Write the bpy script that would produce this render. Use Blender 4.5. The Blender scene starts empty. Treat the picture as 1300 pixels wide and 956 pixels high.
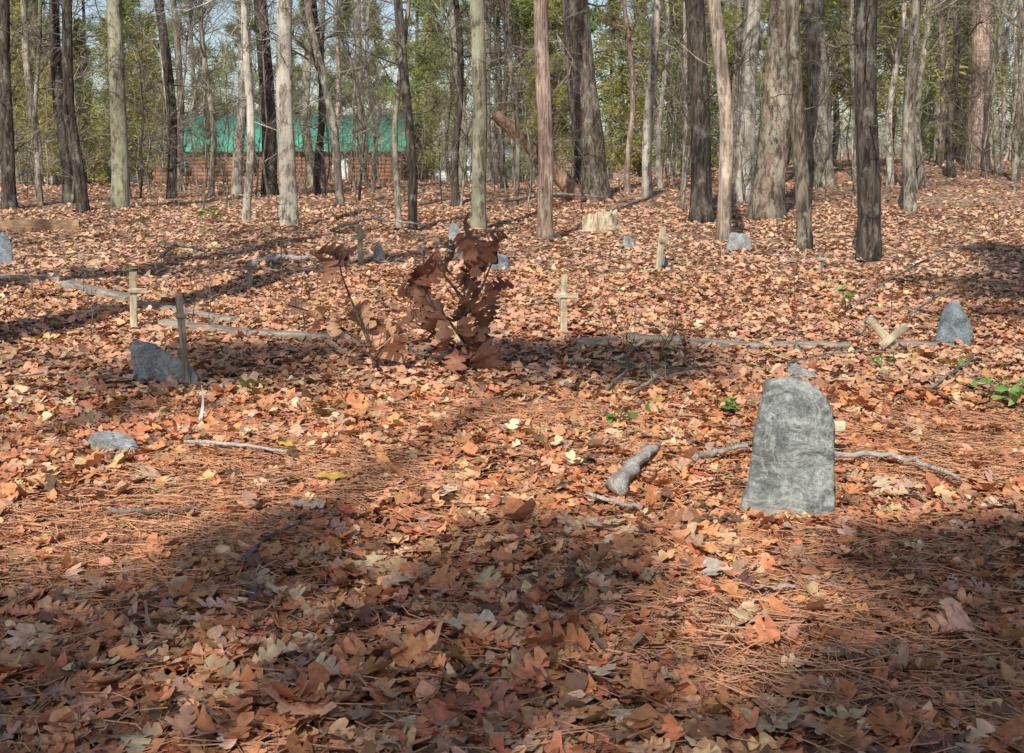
import bpy, math, random
import numpy as np
from mathutils import Vector, Matrix, noise as mnoise
random.seed(7); R=np.random.RandomState(11)
scene=bpy.context.scene
COL=scene.collection
# ------------------------------------------------------------ camera
FPX=1569.0; CAMZ=1.4; PITCH=math.radians(8.45)
cd=bpy.data.cameras.new("camera"); cam=bpy.data.objects.new("camera",cd); COL.objects.link(cam)
cam.location=(0,0,CAMZ); cam.rotation_euler=(math.radians(90)-PITCH,0,0)
cd.sensor_width=36; cd.lens=36*FPX/1300; cd.shift_y=-45/1300; cd.clip_end=3000; cd.clip_start=0.05
scene.camera=cam
# ------------------------------------------------------------ light
SUN_EL=math.radians(42); sh=Vector((0.29,0.957,0)).normalized()
sunv=Vector((-sh.x*math.cos(SUN_EL),-sh.y*math.cos(SUN_EL),math.sin(SUN_EL)))
sl=bpy.data.lights.new("sun",'SUN'); sl.energy=5.0; sl.angle=math.radians(0.5); sl.color=(1.0,0.94,0.84)
so=bpy.data.objects.new("sun",sl); COL.objects.link(so); so.rotation_euler=sunv.to_track_quat('Z','Y').to_euler()
so.location=(-10,-30,30)
w=bpy.data.worlds.new("World"); scene.world=w; w.use_nodes=True
nt=w.node_tree; nt.nodes.clear()
sk=nt.nodes.new('ShaderNodeTexSky'); sk.sky_type='NISHITA'; sk.sun_disc=False
sk.sun_elevation=SUN_EL; sk.sun_rotation=math.atan2(sunv.x,sunv.y)
bg=nt.nodes.new('ShaderNodeBackground'); bg.inputs[1].default_value=0.13
wo=nt.nodes.new('ShaderNodeOutputWorld'); nt.links.new(sk.outputs[0],bg.inputs[0]); nt.links.new(bg.outputs[0],wo.inputs[0])
scene.view_settings.view_transform='Standard'; scene.view_settings.look='None'; scene.view_settings.exposure=0

# ------------------------------------------------------------ terrain
def ss(a,b,x):
    t=np.clip((np.asarray(x,float)-a)/(b-a),0,1); return t*t*(3-2*t)
def H(x,y):
    x=np.asarray(x,float); y=np.asarray(y,float)
    z=0.42*ss(17,33,y)+0.80*ss(1,15,x)*ss(20,44,y)
    z=z-4.4*ss(50,92,y)+7.0*ss(250,300,y)
    r=np.clip((y-1)/4,0,1)
    z=z+r*(0.022*np.sin(1.3*x+0.7*y)+0.018*np.sin(2.1*y-0.9*x+1.0)+0.012*np.sin(3.7*x+2.9*y+2))
    z=z+0.06*np.sin(0.31*x+0.5)*np.sin(0.23*y)*ss(14,25,y)
    return z
def h(x,y): return float(H(x,y))
cp,sp=math.cos(PITCH),math.sin(PITCH)
def ray(px,py):
    a=(px-650)/FPX; b=(433-py)/FPX
    return np.array([a, cp+b*sp, -sp+b*cp])
def spot(px,py):
    d=ray(px,py); t=2.0
    while t<200:
        p=d*t
        if CAMZ+p[2]<h(p[0],p[1]): break
        t*=1.004
    return p[0],p[1],h(p[0],p[1]),t/FPX
def at_depth(px,py,y):
    d=ray(px,py); t=y/d[1]; return d[0]*t,y,CAMZ+d[2]*t

# ------------------------------------------------------------ mesh helpers
def make_mesh(name,V,F,smooth=True,col=None):
    V=np.ascontiguousarray(V,dtype=np.float32); F=np.ascontiguousarray(F,dtype=np.int32)
    me=bpy.data.meshes.new(name); n=len(V); m=len(F); k=F.shape[1]
    me.vertices.add(n); me.vertices.foreach_set('co',V.ravel())
    me.loops.add(m*k); me.loops.foreach_set('vertex_index',F.ravel())
    me.polygons.add(m); me.polygons.foreach_set('loop_start',np.arange(m,dtype=np.int32)*k)
    me.update(calc_edges=True)
    if smooth: me.polygons.foreach_set('use_smooth',np.ones(m,dtype=bool))
    if col is not None:
        ca=me.color_attributes.new('Col','FLOAT_COLOR','POINT')
        c4=np.ones((n,4),dtype=np.float32); c4[:,:3]=col; ca.data.foreach_set('color',c4.ravel())
    return me
class MB:
    def __init__(s): s.V=[];s.F=[];s.n=0;s.C=[]
    def add(s,V,F,c=None):
        s.V.append(V); s.F.append(np.asarray(F)+s.n); s.n+=len(V)
        if c is not None: s.C.append(np.broadcast_to(np.asarray(c,float),(len(V),3)))
    def mesh(s,name,smooth=True):
        return make_mesh(name,np.concatenate(s.V),np.concatenate(s.F),smooth,np.concatenate(s.C) if s.C else None)
def tube(path,rad,sides=6,bump=0.0,seed=0,cap=True):
    path=np.asarray(path,float); n=len(path); rad=np.asarray(rad,float)
    T=np.gradient(path,axis=0); T/= (np.linalg.norm(T,axis=1,keepdims=True)+1e-9)
    m=T.mean(0); ref=np.array([1,0,0]) if abs(m[0])<0.6*np.linalg.norm(m)+1e-9 else np.array([0,1,0.])
    A=np.cross(T,ref); A/=(np.linalg.norm(A,axis=1,keepdims=True)+1e-9); B=np.cross(T,A)
    th=np.arange(sides)/sides*2*math.pi
    rr=rad[:,None]*np.ones((1,sides))
    if bump>0:
        r2=np.random.RandomState(seed); ph=r2.rand(8)*6.28
        u=np.arange(n)[:,None]; t=th[None,:]
        rr=rr*(1+bump*(0.5*np.sin(2*t+ph[0]+u*.23)+0.4*np.sin(3*t+ph[1]-u*.31)+0.3*np.sin(5*t+ph[2]+u*.5)+0.5*np.sin(u*.9+ph[3])*np.sin(t+ph[4])+0.3*np.sin(7*t+u*1.3+ph[5]))+bump*.35*(r2.rand(n,sides)-.5))
    V=path[:,None,:]+rr[:,:,None]*(np.cos(th)[None,:,None]*A[:,None,:]+np.sin(th)[None,:,None]*B[:,None,:])
    V=V.reshape(-1,3)
    i=np.arange(n-1)[:,None]*sides; j=np.arange(sides)[None,:]; j2=(j+1)%sides
    F=np.stack([i+j,i+j2,i+sides+j2,i+sides+j],-1).reshape(-1,4)
    if cap:
        V=np.concatenate([V,path[-1:]+T[-1:]*rad[-1]*.3, path[:1]]); c=n*sides
        if sides%2==0:
            k=np.arange(0,sides,2); b=(n-1)*sides
            F=np.concatenate([F,np.stack([b+k,b+(k+1)%sides,b+(k+2)%sides,np.full_like(k,c)],-1),
                              np.stack([(k+2)%sides,(k+1)%sides,k,np.full_like(k,c+1)],-1)])
    return V,F

def obj(name,me,mat=None,loc=(0,0,0),rot=(0,0,0),parent=None,label=None,cat=None,group=None,kind=None):
    o=bpy.data.objects.new(name,me); COL.objects.link(o); o.location=loc; o.rotation_euler=rot
    if me is not None and mat is not None and len(me.materials)==0: me.materials.append(mat)
    if parent is not None: o.parent=parent
    if label: o["label"]=label
    if cat: o["category"]=cat
    if group: o["group"]=group
    if kind: o["kind"]=kind
    return o

# ------------------------------------------------------------ materials
def newmat(name,rough=0.85):
    m=bpy.data.materials.new(name); m.use_nodes=True; n=m.node_tree; b=n.nodes['Principled BSDF']
    b.inputs['Roughness'].default_value=rough
    try: b.inputs['Specular IOR Level'].default_value=0.25
    except: pass
    return m,n,b
def N(n,t,**k):
    x=n.nodes.new(t)
    for a,v in k.items(): setattr(x,a,v)
    return x
def coords(n,scale=(1,1,1),rnd=True,src='Object'):
    tc=N(n,'ShaderNodeTexCoord'); mp=N(n,'ShaderNodeMapping'); mp.inputs['Scale'].default_value=scale
    if rnd:
        oi=N(n,'ShaderNodeObjectInfo'); ad=N(n,'ShaderNodeVectorMath',operation='MULTIPLY_ADD')
        cx=N(n,'ShaderNodeCombineXYZ')
        for i in range(3): n.links.new(oi.outputs['Random'],cx.inputs[i])
        n.links.new(cx.outputs[0],ad.inputs[0]); ad.inputs[1].default_value=(37,19,53); n.links.new(tc.outputs[src],ad.inputs[2])
        n.links.new(ad.outputs[0],mp.inputs[0])
    else: n.links.new(tc.outputs[src],mp.inputs[0])
    return mp.outputs[0]
def noise(n,vec,scale,detail=6,rough=0.6,dist=0):
    x=N(n,'ShaderNodeTexNoise'); x.inputs['Scale'].default_value=scale; x.inputs['Detail'].default_value=detail
    x.inputs['Roughness'].default_value=rough; x.inputs['Distortion'].default_value=dist; n.links.new(vec,x.inputs['Vector']); return x.outputs['Fac']
def ramp(n,fac,stops):
    r=N(n,'ShaderNodeValToRGB'); e=r.color_ramp.elements
    while len(e)<len(stops): e.new(0.5)
    for i,(p,c) in enumerate(stops):
        e[i].position=p; e[i].color=(*c,1) if len(c)==3 else c
    n.links.new(fac,r.inputs[0]); return r.outputs[0]
def mix(n,fac,a,b,mode='MIX'):
    x=N(n,'ShaderNodeMix',data_type='RGBA',blend_type=mode)
    if hasattr(fac,'is_linked'): n.links.new(fac,x.inputs[0])
    else: x.inputs[0].default_value=fac
    for s,v in ((x.inputs[6],a),(x.inputs[7],b)):
        if isinstance(v,tuple): s.default_value=(*v,1)
        else: n.links.new(v,s)
    return x.outputs[2]
def bump(n,b,hgt,strength,dist):
    x=N(n,'ShaderNodeBump'); x.inputs['Strength'].default_value=strength; x.inputs['Distance'].default_value=dist
    n.links.new(hgt,x.inputs['Height']); n.links.new(x.outputs[0],b.inputs['Normal'])
BK=lambda v:(v,v,v)
def bark(name,dark,light,lichen,amt=0.5,s=14,zs=0.16,lo=.55):
    m,n,b=newmat(name,0.9)
    v=coords(n,(1,1,zs)); v2=coords(n,(1,1,0.6))
    f=noise(n,v,s,9,0.75,0.8); c=ramp(n,f,[(0.42,dark),(0.5,tuple((a*.6+q*.4) for a,q in zip(dark,light))),(0.57,light)])
    f2=noise(n,v2,4.5,8,0.75); lf=ramp(n,f2,[(0.60-amt*.2,BK(0)),(0.66-amt*.2,BK(1))])
    c2=mix(n,lf,c,mix(n,0.7,c,lichen))
    f3=noise(n,v2,1.1,4,0.7); c3=mix(n,1.0,c2,ramp(n,f3,[(0.36,BK(lo)),(0.62,BK(1.2))]),'MULTIPLY')
    n.links.new(c3,b.inputs['Base Color']); bump(n,b,f,1.0,0.05)
    return m
BARK={
 'pale':bark('pale_lichen_bark',(0.16,0.13,0.10),(0.50,0.43,0.35),(0.68,0.65,0.55),0.75),
 'tan':bark('pale_tan_bark',(0.24,0.18,0.135),(0.62,0.51,0.41),(0.70,0.62,0.50),0.5,s=16,zs=.1),
 'grey':bark('grey_bark',(0.09,0.074,0.058),(0.36,0.31,0.245),(0.47,0.46,0.37),0.45),
 'brown':bark('rough_brown_bark',(0.06,0.047,0.038),(0.27,0.22,0.17),(0.36,0.35,0.27),0.35,s=10,zs=.2,lo=.45),
 'dark':bark('dark_bark',(0.028,0.023,0.019),(0.14,0.115,0.092),(0.26,0.26,0.21),0.28),
 'red':bark('reddish_cedar_bark',(0.20,0.13,0.10),(0.58,0.43,0.34),(0.60,0.50,0.40),0.4,s=20,zs=0.08),
 'pine':bark('plated_pine_bark',(0.09,0.062,0.05),(0.37,0.275,0.215),(0.42,0.41,0.31),0.55,s=9,zs=0.35,lo=.45),
 'green':bark('mossy_bark',(0.12,0.11,0.075),(0.41,0.37,0.27),(0.48,0.49,0.34),0.7)}
def leafmat(name,trans=0.25,rough=0.6):
    m,n,b=newmat(name,rough)
    at=N(n,'ShaderNodeAttribute'); at.attribute_name='Col'
    v=coords(n,(1,1,1),False); f=noise(n,v,45,4)
    c=mix(n,1.0,at.outputs['Color'],ramp(n,f,[(0.3,BK(0.65)),(0.7,BK(1.25))]),'MULTIPLY')
    ge=N(n,'ShaderNodeNewGeometry'); c=mix(n,ge.outputs['Backfacing'],c,mix(n,0.2,c,(0.55,0.38,0.26)))
    n.links.new(c,b.inputs['Base Color'])
    if trans>0:
        tr=N(n,'ShaderNodeBsdfTranslucent'); n.links.new(c,tr.inputs[0])
        ms=N(n,'ShaderNodeMixShader'); ms.inputs[0].default_value=trans
        out=n.nodes['Material Output']; n.links.new(b.outputs[0],ms.inputs[1]); n.links.new(tr.outputs[0],ms.inputs[2]); n.links.new(ms.outputs[0],out.inputs[0])
    return m
M_LEAF=leafmat('dead_leaves',0.0,.75); M_STRAW=leafmat('pine_straw',0.0)
def folmat(name,dark,light):
    m,n,b=newmat(name,0.6)
    v=coords(n,(1,1,1)); f=noise(n,v,1.4,5,0.7)
    oi=N(n,'ShaderNodeObjectInfo')
    c=ramp(n,f,[(0.36,dark),(0.62,light)])
    c=mix(n,1.0,c,ramp(n,oi.outputs['Random'],[(0,(0.7,0.8,0.7)),(0.5,(1.1,1.05,0.9)),(1,(1.45,1.2,0.9))]),'MULTIPLY')
    n.links.new(c,b.inputs['Base Color'])
    tr=N(n,'ShaderNodeBsdfTranslucent'); n.links.new(c,tr.inputs[0])
    ms=N(n,'ShaderNodeMixShader'); ms.inputs[0].default_value=0.35
    out=n.nodes['Material Output']; n.links.new(b.outputs[0],ms.inputs[1]); n.links.new(tr.outputs[0],ms.inputs[2]); n.links.new(ms.outputs[0],out.inputs[0])
    return m
M_CEDAR=folmat('cedar_foliage',(0.13,0.17,0.06),(0.46,0.46,0.18))
M_PINE=folmat('pine_foliage',(0.13,0.19,0.065),(0.41,0.47,0.17))
def stonemat(name,a,b_,c_,s=9,ct=1.0,vein=0):
    m,n,b=newmat(name,0.8); v=coords(n)
    f=noise(n,v,s,10,0.75,0.8); f2=noise(n,v,s*8,6,0.85); f3=noise(n,v,s*0.4,3)
    c=ramp(n,f,[(0.38,a),(0.5,b_),(0.62,c_)])
    c=mix(n,1.0,c,ramp(n,f2,[(0.38,BK(1-.5*ct)),(0.55,BK(1.08)),(0.66,BK(1+.7*ct))]),'MULTIPLY')
    c=mix(n,ramp(n,f3,[(0.5,BK(0)),(0.62,BK(0.3))]),c,(0.34,0.37,0.31))
    if vein:
        f4=noise(n,v,5.5,5,.6,1.6); c=mix(n,ramp(n,f4,[(0.455,BK(0)),(0.495,BK(vein)),(0.535,BK(0))]),c,(0.66,0.68,0.64))
    n.links.new(c,b.inputs['Base Color'])
    ad=N(n,'ShaderNodeMath',operation='MULTIPLY_ADD'); n.links.new(f2,ad.inputs[0]); ad.inputs[1].default_value=0.3; n.links.new(f,ad.inputs[2])
    bump(n,b,ad.outputs[0],0.9,0.03); return m
M_STONE=stonemat('grey_stone_with_pale_veins',(0.17,0.185,0.175),(0.28,0.30,0.285),(0.44,0.465,0.44),ct=.9,vein=.5)
M_BLUE=stonemat('bluish_slate',(0.11,0.135,0.155),(0.20,0.24,0.27),(0.32,0.37,0.40))
M_LITST=stonemat('pale_grey_stone',(0.20,0.215,0.215),(0.34,0.355,0.35),(0.52,0.54,0.52))
def woodmat(name,a,b_,ax=0,s=9):
    m,n,b=newmat(name,0.85); sc=[6,6,6]; sc[ax]=0.6
    v=coords(n,tuple(sc)); f=noise(n,v,s,8,0.7,0.4); v2=coords(n); f2=noise(n,v2,7,5)
    c=ramp(n,f,[(0.38,a),(0.6,b_)]); c=mix(n,1.0,c,ramp(n,f2,[(0.35,BK(0.6)),(0.65,BK(1.2))]),'MULTIPLY')
    n.links.new(c,b.inputs['Base Color']); bump(n,b,f,0.6,0.006); return m
M_GREYX=woodmat('weathered_grey_timber',(0.17,0.145,0.12),(0.44,0.38,0.31),0)
M_GREYZ=woodmat('weathered_grey_post',(0.17,0.14,0.11),(0.46,0.41,0.33),2)
M_YELX=woodmat('treated_yellowish_wood',(0.38,0.31,0.20),(0.68,0.59,0.43),0)
M_YELZ=woodmat('treated_yellowish_post',(0.34,0.285,0.185),(0.64,0.56,0.41),2)
M_BRANCH=bark('dead_branch_bark',(0.14,0.11,0.09),(0.44,0.37,0.29),(0.54,0.50,0.42),0.5,s=22,zs=1)
M_TWIG=bark('dark_twigs',(0.07,0.053,0.042),(0.27,0.21,0.165),(0.33,0.30,0.25),0.3,s=22,zs=1)
def plain(name,col,rough=0.6,var=0.2,s=6):
    m,n,b=newmat(name,rough); v=coords(n); f=noise(n,v,s,5)
    c=mix(n,1.0,col,ramp(n,f,[(0.3,BK(1-var)),(0.7,BK(1+var*.5))]),'MULTIPLY'); n.links.new(c,b.inputs['Base Color']); return m

def groundmat():
    m,n,b=newmat('leaf_covered_ground',0.9); v=coords(n,(1,1,1),False)
    nz=N(n,'ShaderNodeTexNoise'); nz.inputs['Scale'].default_value=9; nz.inputs['Detail'].default_value=4; n.links.new(v,nz.inputs['Vector'])
    vm=N(n,'ShaderNodeVectorMath',operation='MULTIPLY_ADD'); n.links.new(nz.outputs['Color'],vm.inputs[0]); vm.inputs[1].default_value=(0.16,0.16,0.16); n.links.new(v,vm.inputs[2])
    vo=N(n,'ShaderNodeTexVoronoi'); vo.inputs['Scale'].default_value=15; n.links.new(vm.outputs[0],vo.inputs['Vector'])
    sx=N(n,'ShaderNodeSeparateColor'); n.links.new(vo.outputs['Color'],sx.inputs[0])
    c=ramp(n,sx.outputs[0],[(0.0,(0.20,0.12,0.08)),(0.25,(0.37,0.21,0.13)),(0.5,(0.52,0.32,0.205)),(0.75,(0.61,0.41,0.275)),(0.95,(0.68,0.52,0.385))])
    c=mix(n,ramp(n,vo.outputs['Distance'],[(0.35,BK(0)),(0.75,BK(0.6))]),c,(0.10,0.062,0.045))
    f=noise(n,v,60,6,0.7); c=mix(n,1.0,c,ramp(n,f,[(0.3,BK(0.6)),(0.7,BK(1.2))]),'MULTIPLY')
    f2=noise(n,v,0.35,4); c=mix(n,1.0,c,ramp(n,f2,[(0.35,(0.8,0.82,0.85)),(0.65,(1.12,1.03,0.95))]),'MULTIPLY')
    n.links.new(c,b.inputs['Base Color'])
    ad=N(n,'ShaderNodeMath',operation='MULTIPLY_ADD'); n.links.new(sx.outputs[1],ad.inputs[0]); ad.inputs[1].default_value=1.0; n.links.new(f,ad.inputs[2])
    bump(n,b,ad.outputs[0],0.8,0.025); return m
t=np.linspace(-1,1,301); gx=np.sign(t)*(np.abs(t)*14+np.abs(t)**5*500)
u=np.linspace(0,1,420); gy=-60+60*ss(0,1,np.clip(u/0.08,0,1))+ (u>0.08)*(np.clip((u-0.08)/0.92,0,1)*45+np.clip((u-0.08)/0.92,0,1)**6*900)
gy=np.sort(gy)
X,Y=np.meshgrid(gx,gy); Z=H(X,Y); nx=len(gx); ny=len(gy)
V=np.stack([X,Y,Z],-1).reshape(-1,3); i=np.arange(ny-1)[:,None]*nx+np.arange(nx-1)[None,:]
F=np.stack([i,i+1,i+nx+1,i+nx],-1).reshape(-1,4)
obj('ground',make_mesh('ground',V,F),groundmat(),kind='structure',label='woodland floor covered with dead brown leaves',cat='ground')
mw,n,b=newmat('lake_water',0.12); b.inputs['Base Color'].default_value=(0.10,0.14,0.17,1); b.inputs['Specular IOR Level'].default_value=0.8
f=noise(n,coords(n,(1,3,1),False),1.5,5); bump(n,b,f,0.25,0.1)
obj('water',make_mesh('water',np.array([[-500,60,-2.6],[500,60,-2.6],[500,300,-2.6],[-500,300,-2.6]]),np.array([[0,1,2,3]]),False),mw,kind='structure',label='pale lake water beyond the trees',cat='water')

# ------------------------------------------------------------ leaf litter
def leaf_template(k,kind):
    t=np.linspace(0,1,k+1); wv=np.zeros(k+1); fw=np.zeros(k+1)
    env=lambda q:0.45+0.75*math.sin(math.pi*min(1,q*0.92+.04))
    if kind==0 and k>=9:
        for i in range(1,k):
            ph=i%3; wv[i]=(0.09 if ph==0 else (0.25 if ph==1 else 0.235))*env(t[i]); fw[i]=(-.01 if ph==0 else (.035 if ph==1 else .05))
        wv[0]=.012; wv[k]=.05
    elif kind==0:
        for i in range(1,k): wv[i]=(0.22 if i%2 else 0.12)*env(t[i]); fw[i]=.03 if i%2 else 0
        wv[0]=.02; wv[k]=.05
    elif kind==1:
        wv=0.22*np.sin(math.pi*np.clip(t,0.02,0.985))**0.8
    else:
        for i in range(1,k): wv[i]=(0.36 if i%2 else 0.2)*math.sin(math.pi*min(.97,.12+t[i]*.85)); fw[i]=.06 if i%2 else 0
        wv[0]=.03; wv[k]=.03
    mid=np.stack([t-.5,np.zeros(k+1)],-1); L=np.stack([t-.5+fw,wv],-1); Rr=np.stack([t-.5+fw,-wv],-1)
    P=np.concatenate([mid,L,Rr]); a=np.arange(k); K=k+1
    F=np.concatenate([np.stack([a,a+1,K+a+1,K+a],-1),np.stack([a+1,a,2*K+a,2*K+a+1],-1)])
    return P,F
PAL=np.array([(0.64,0.275,0.125),(0.50,0.195,0.088),(0.68,0.45,0.28),(0.42,0.26,0.165),(0.17,0.095,0.06),(0.67,0.36,0.19)])
PW=np.array([.31,.24,.13,.11,.07,.14])
def rotm(yaw,tx,ty):
    cz,sz=np.cos(yaw),np.sin(yaw); cx,sx=np.cos(tx),np.sin(tx); cy,sy=np.cos(ty),np.sin(ty); o=np.zeros_like(cz); i=o+1
    Rz=np.stack([np.stack([cz,-sz,o],-1),np.stack([sz,cz,o],-1),np.stack([o,o,i],-1)],-2)
    Rx=np.stack([np.stack([i,o,o],-1),np.stack([o,cx,-sx],-1),np.stack([o,sx,cx],-1)],-2)
    Ry=np.stack([np.stack([cy,o,sy],-1),np.stack([o,i,o],-1),np.stack([-sy,o,cy],-1)],-2)
    return Rz@Rx@Ry
def leaves(mb,pos,size,k,kind,tilt,col,yaw=None,tx=None,ty=None,curl=1.6,wide=1.0):
    P,F=leaf_template(k,kind); n=len(pos)
    yaw=R.rand(n)*6.283 if yaw is None else yaw
    tx=R.randn(n)*tilt if tx is None else tx; ty=R.randn(n)*tilt if ty is None else ty
    s=size[:,None]; asp=(.6+.65*R.rand(n))[:,None]*wide
    lx=P[None,:,0]*s; ly=P[None,:,1]*s*asp
    a=R.randn(n)[:,None]*curl/s*0.5; b=(R.rand(n)[:,None]*1.6-0.3)*curl/s; c=R.randn(n)[:,None]*curl/s*.8
    wob=R.rand(n)[:,None]*6
    lz=a*lx**2+b*ly**2+c*lx*ly+0.03*s*np.sin(P[None,:,0]*15+wob)*np.abs(P[None,:,1])*6
    ly=ly+0.35*R.randn(n)[:,None]*lx**2/s
    L=np.stack([lx,ly,lz],-1); W=np.einsum('nij,nkj->nki',rotm(yaw,tx,ty),L)+pos[:,None,:]
    nv=len(P); V=W.reshape(-1,3); FF=(F[None]+np.arange(n)[:,None,None]*nv).reshape(-1,4)
    mb.add(V,FF); mb.C.append(np.repeat(col,nv,axis=0))
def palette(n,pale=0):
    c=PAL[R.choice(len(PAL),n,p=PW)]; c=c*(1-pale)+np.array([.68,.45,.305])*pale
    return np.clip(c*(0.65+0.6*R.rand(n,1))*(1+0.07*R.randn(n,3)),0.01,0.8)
def wedge(n,d0,d1,half=0.52):
    d=np.sqrt(d0*d0+R.rand(n)*(d1*d1-d0*d0)); a=(R.rand(n)*2-1)*half; return d*np.sin(a),d*np.cos(a)
def straw(x,y):
    return np.sin(1.5*x+0.6*y+.5)*np.sin(1.3*y-0.5*x+1.2)+0.5*np.sin(2.3*x-1.7*y)+0.3*np.sin(4.1*y+2*x)-.5
mb=MB()
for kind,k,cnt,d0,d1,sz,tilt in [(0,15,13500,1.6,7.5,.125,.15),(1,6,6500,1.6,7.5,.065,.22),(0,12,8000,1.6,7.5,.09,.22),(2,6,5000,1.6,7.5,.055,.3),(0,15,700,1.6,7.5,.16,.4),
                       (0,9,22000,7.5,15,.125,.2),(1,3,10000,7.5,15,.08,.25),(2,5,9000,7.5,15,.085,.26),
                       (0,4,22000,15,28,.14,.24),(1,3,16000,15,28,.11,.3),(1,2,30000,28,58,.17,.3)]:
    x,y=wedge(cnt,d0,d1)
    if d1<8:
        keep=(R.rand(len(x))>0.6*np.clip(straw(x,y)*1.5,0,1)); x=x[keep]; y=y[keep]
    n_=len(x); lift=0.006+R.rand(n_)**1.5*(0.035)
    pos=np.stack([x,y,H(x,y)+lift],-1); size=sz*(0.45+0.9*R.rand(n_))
    leaves(mb,pos,size,k,kind,tilt,palette(n_,.03 if d1<8 else (.33 if d1<16 else .58)),curl=1.1 if d1<8 else 1.0)  # paler leaf colour farther out paints in the brightness of the sunlit ground
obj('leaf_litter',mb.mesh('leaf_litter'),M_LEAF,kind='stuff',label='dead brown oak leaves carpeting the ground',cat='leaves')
cnt=85000; x,y=wedge(cnt,1.6,7.0); keep=(straw(x,y)+0.4*R.rand(cnt)>0.2)|(R.rand(cnt)<.16); x=x[keep]; y=y[keep]; n_=len(x)
yaw=R.rand(n_)*6.28; ln=.05+.06*R.rand(n_); tt=np.array([-1,0,1.]); cv=R.randn(n_)*.02; wd=.0010+.0004*R.rand(n_)
P=np.zeros((n_,3,2,3)); dirx,diry=np.cos(yaw),np.sin(yaw); z0=H(x,y)+.012+R.rand(n_)*.036; tl=R.randn(n_)*.08
for a_ in range(3):
    for b_ in range(2):
        sgn=(b_*2-1); along=ln*tt[a_]; side=cv*(tt[a_]**2)+sgn*wd
        P[:,a_,b_,0]=x+dirx*along-diry*side; P[:,a_,b_,1]=y+diry*along+dirx*side; P[:,a_,b_,2]=z0+tl*along+.001*sgn
Fn=np.array([[0,1,3,2],[2,3,5,4]]); F=(Fn[None]+np.arange(n_)[:,None,None]*6).reshape(-1,4)
cc=np.array([(0.56,0.27,0.14)])*(0.55+0.8*R.rand(n_,1))
obj('pine_straw',make_mesh('pine_straw',P.reshape(-1,3),F,True,np.repeat(cc,6,axis=0)),M_STRAW,kind='stuff',label='reddish dry pine needles between the leaves',cat='pine needles')
mb=MB()
for q in range(900):
    x,y=wedge(1,2,26 if q%3 else 9); x=x[0];y=y[0]; L=random.uniform(.08,.38)*min(1.6,max(.6,y/7)); a=random.uniform(0,6.28); n_=5
    tt=np.linspace(-.5,.5,n_); px_=x+np.cos(a)*tt*L+R.randn(n_)*.008; py_=y+np.sin(a)*tt*L+R.randn(n_)*.008
    V,F=tube(np.stack([px_,py_,H(px_,py_)+.03+R.rand(n_)*.012],-1),np.linspace(.0035,.0015,n_)*random.uniform(.5,1.5)*min(1.8,max(.7,y/7)),5,cap=False); mb.add(V,F)
obj('twig_litter',mb.mesh('twigs'),M_BRANCH,kind='stuff',label='small broken twigs scattered over the leaves',cat='twigs')

# ------------------------------------------------------------ trees
def unit(v): return v/(np.linalg.norm(v)+1e-9)
def grow(mbs,p,d,L,r,level,rs,maxl,up=0.15):
    n_=5 if level<2 else (4 if level<3 else 3)
    pts=[p]; dd=d
    for i in range(n_-1):
        dd=unit(dd+rs.randn(3)*(0.24 if level<2 else 0.18)+np.array([0,0,up*0.5])); pts.append(pts[-1]+dd*L/(n_-1))
    pts=np.array(pts); rad=np.linspace(r,r*.4,n_)
    V,F=tube(pts,rad,6 if level==0 else (4 if level<2 else 3),cap=False); mbs[0 if level<2 else 1].add(V,F)
    if level<maxl:
        k=[5,5,4,0][level]
        for j in range(k):
            t_=rs.uniform(.25,1.0); idx=min(int(t_*(n_-1)),n_-2); fr=t_*(n_-1)-idx
            q=pts[idx]*(1-fr)+pts[idx+1]*fr; ax=unit(pts[idx+1]-pts[idx]); side=unit(np.cross(ax,rs.randn(3)))
            nd=unit(ax*rs.uniform(.5,1)+side*rs.uniform(.5,1.0)+np.array([0,0,up]))
            grow(mbs,q,nd,L*rs.uniform(.4,.62),r*.45,level+1,rs,maxl,up)
def trunk_path(top_off,height,base_r,rs,bend):
    n_=30; t=(np.linspace(0,1,n_)**1.4); z=t*height
    x=top_off*z+bend*np.sin(z/height*7+rs.rand()*6)*np.clip(z/2,0,1); y=bend*.8*np.sin(z/height*6+rs.rand()*6)*np.clip(z/2,0,1)
    x-=x[0]; y-=y[0]
    rad=base_r*(1-.55*z/height)+base_r*.38*np.exp(-z/(base_r*1.0)); z=z.copy(); z[0]=-.25
    return np.stack([x,y,z],-1),rad
def bare_tree(seed,height,base_r,lean=0,bend=.12,limbs=9,low=.38,lowtwigs=4,maxl=3,limbL=3.0):
    rs=np.random.RandomState(seed); path,rad=trunk_path(lean,height,base_r,rs,bend)
    A=MB(); B=MB(); V,F=tube(path,rad,20,.08,seed); A.add(V,F)
    def at(zz):
        i=np.searchsorted(path[:,2],zz)-1; i=max(0,min(i,len(path)-2)); f=(zz-path[i,2])/(path[i+1,2]-path[i,2]); return path[i]*(1-f)+path[i+1]*f,rad[i]
    for i in range(limbs):
        zz=height*(low+(1-low)*(i+rs.rand())/limbs); zz=min(zz,height*.97); q,rr=at(zz); a=rs.rand()*6.28; up=rs.uniform(.3,.9)
        d=unit(np.array([math.cos(a),math.sin(a),up])); grow((A,B),q,d,limbL*rs.uniform(.6,1.1)*(1.15-.5*zz/height),rr*.38,0,rs,maxl)
    for i in range(lowtwigs):
        zz=rs.uniform(1.8,height*low+1.5); q,rr=at(zz); a=rs.rand()*6.28
        grow((A,B),q,unit(np.array([math.cos(a),math.sin(a),rs.uniform(-.1,.5)])),rs.uniform(.7,1.8),max(.012,rr*.1),1,rs,3,.08)
    return A.mesh('trunk'),B.mesh('twigs')
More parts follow.
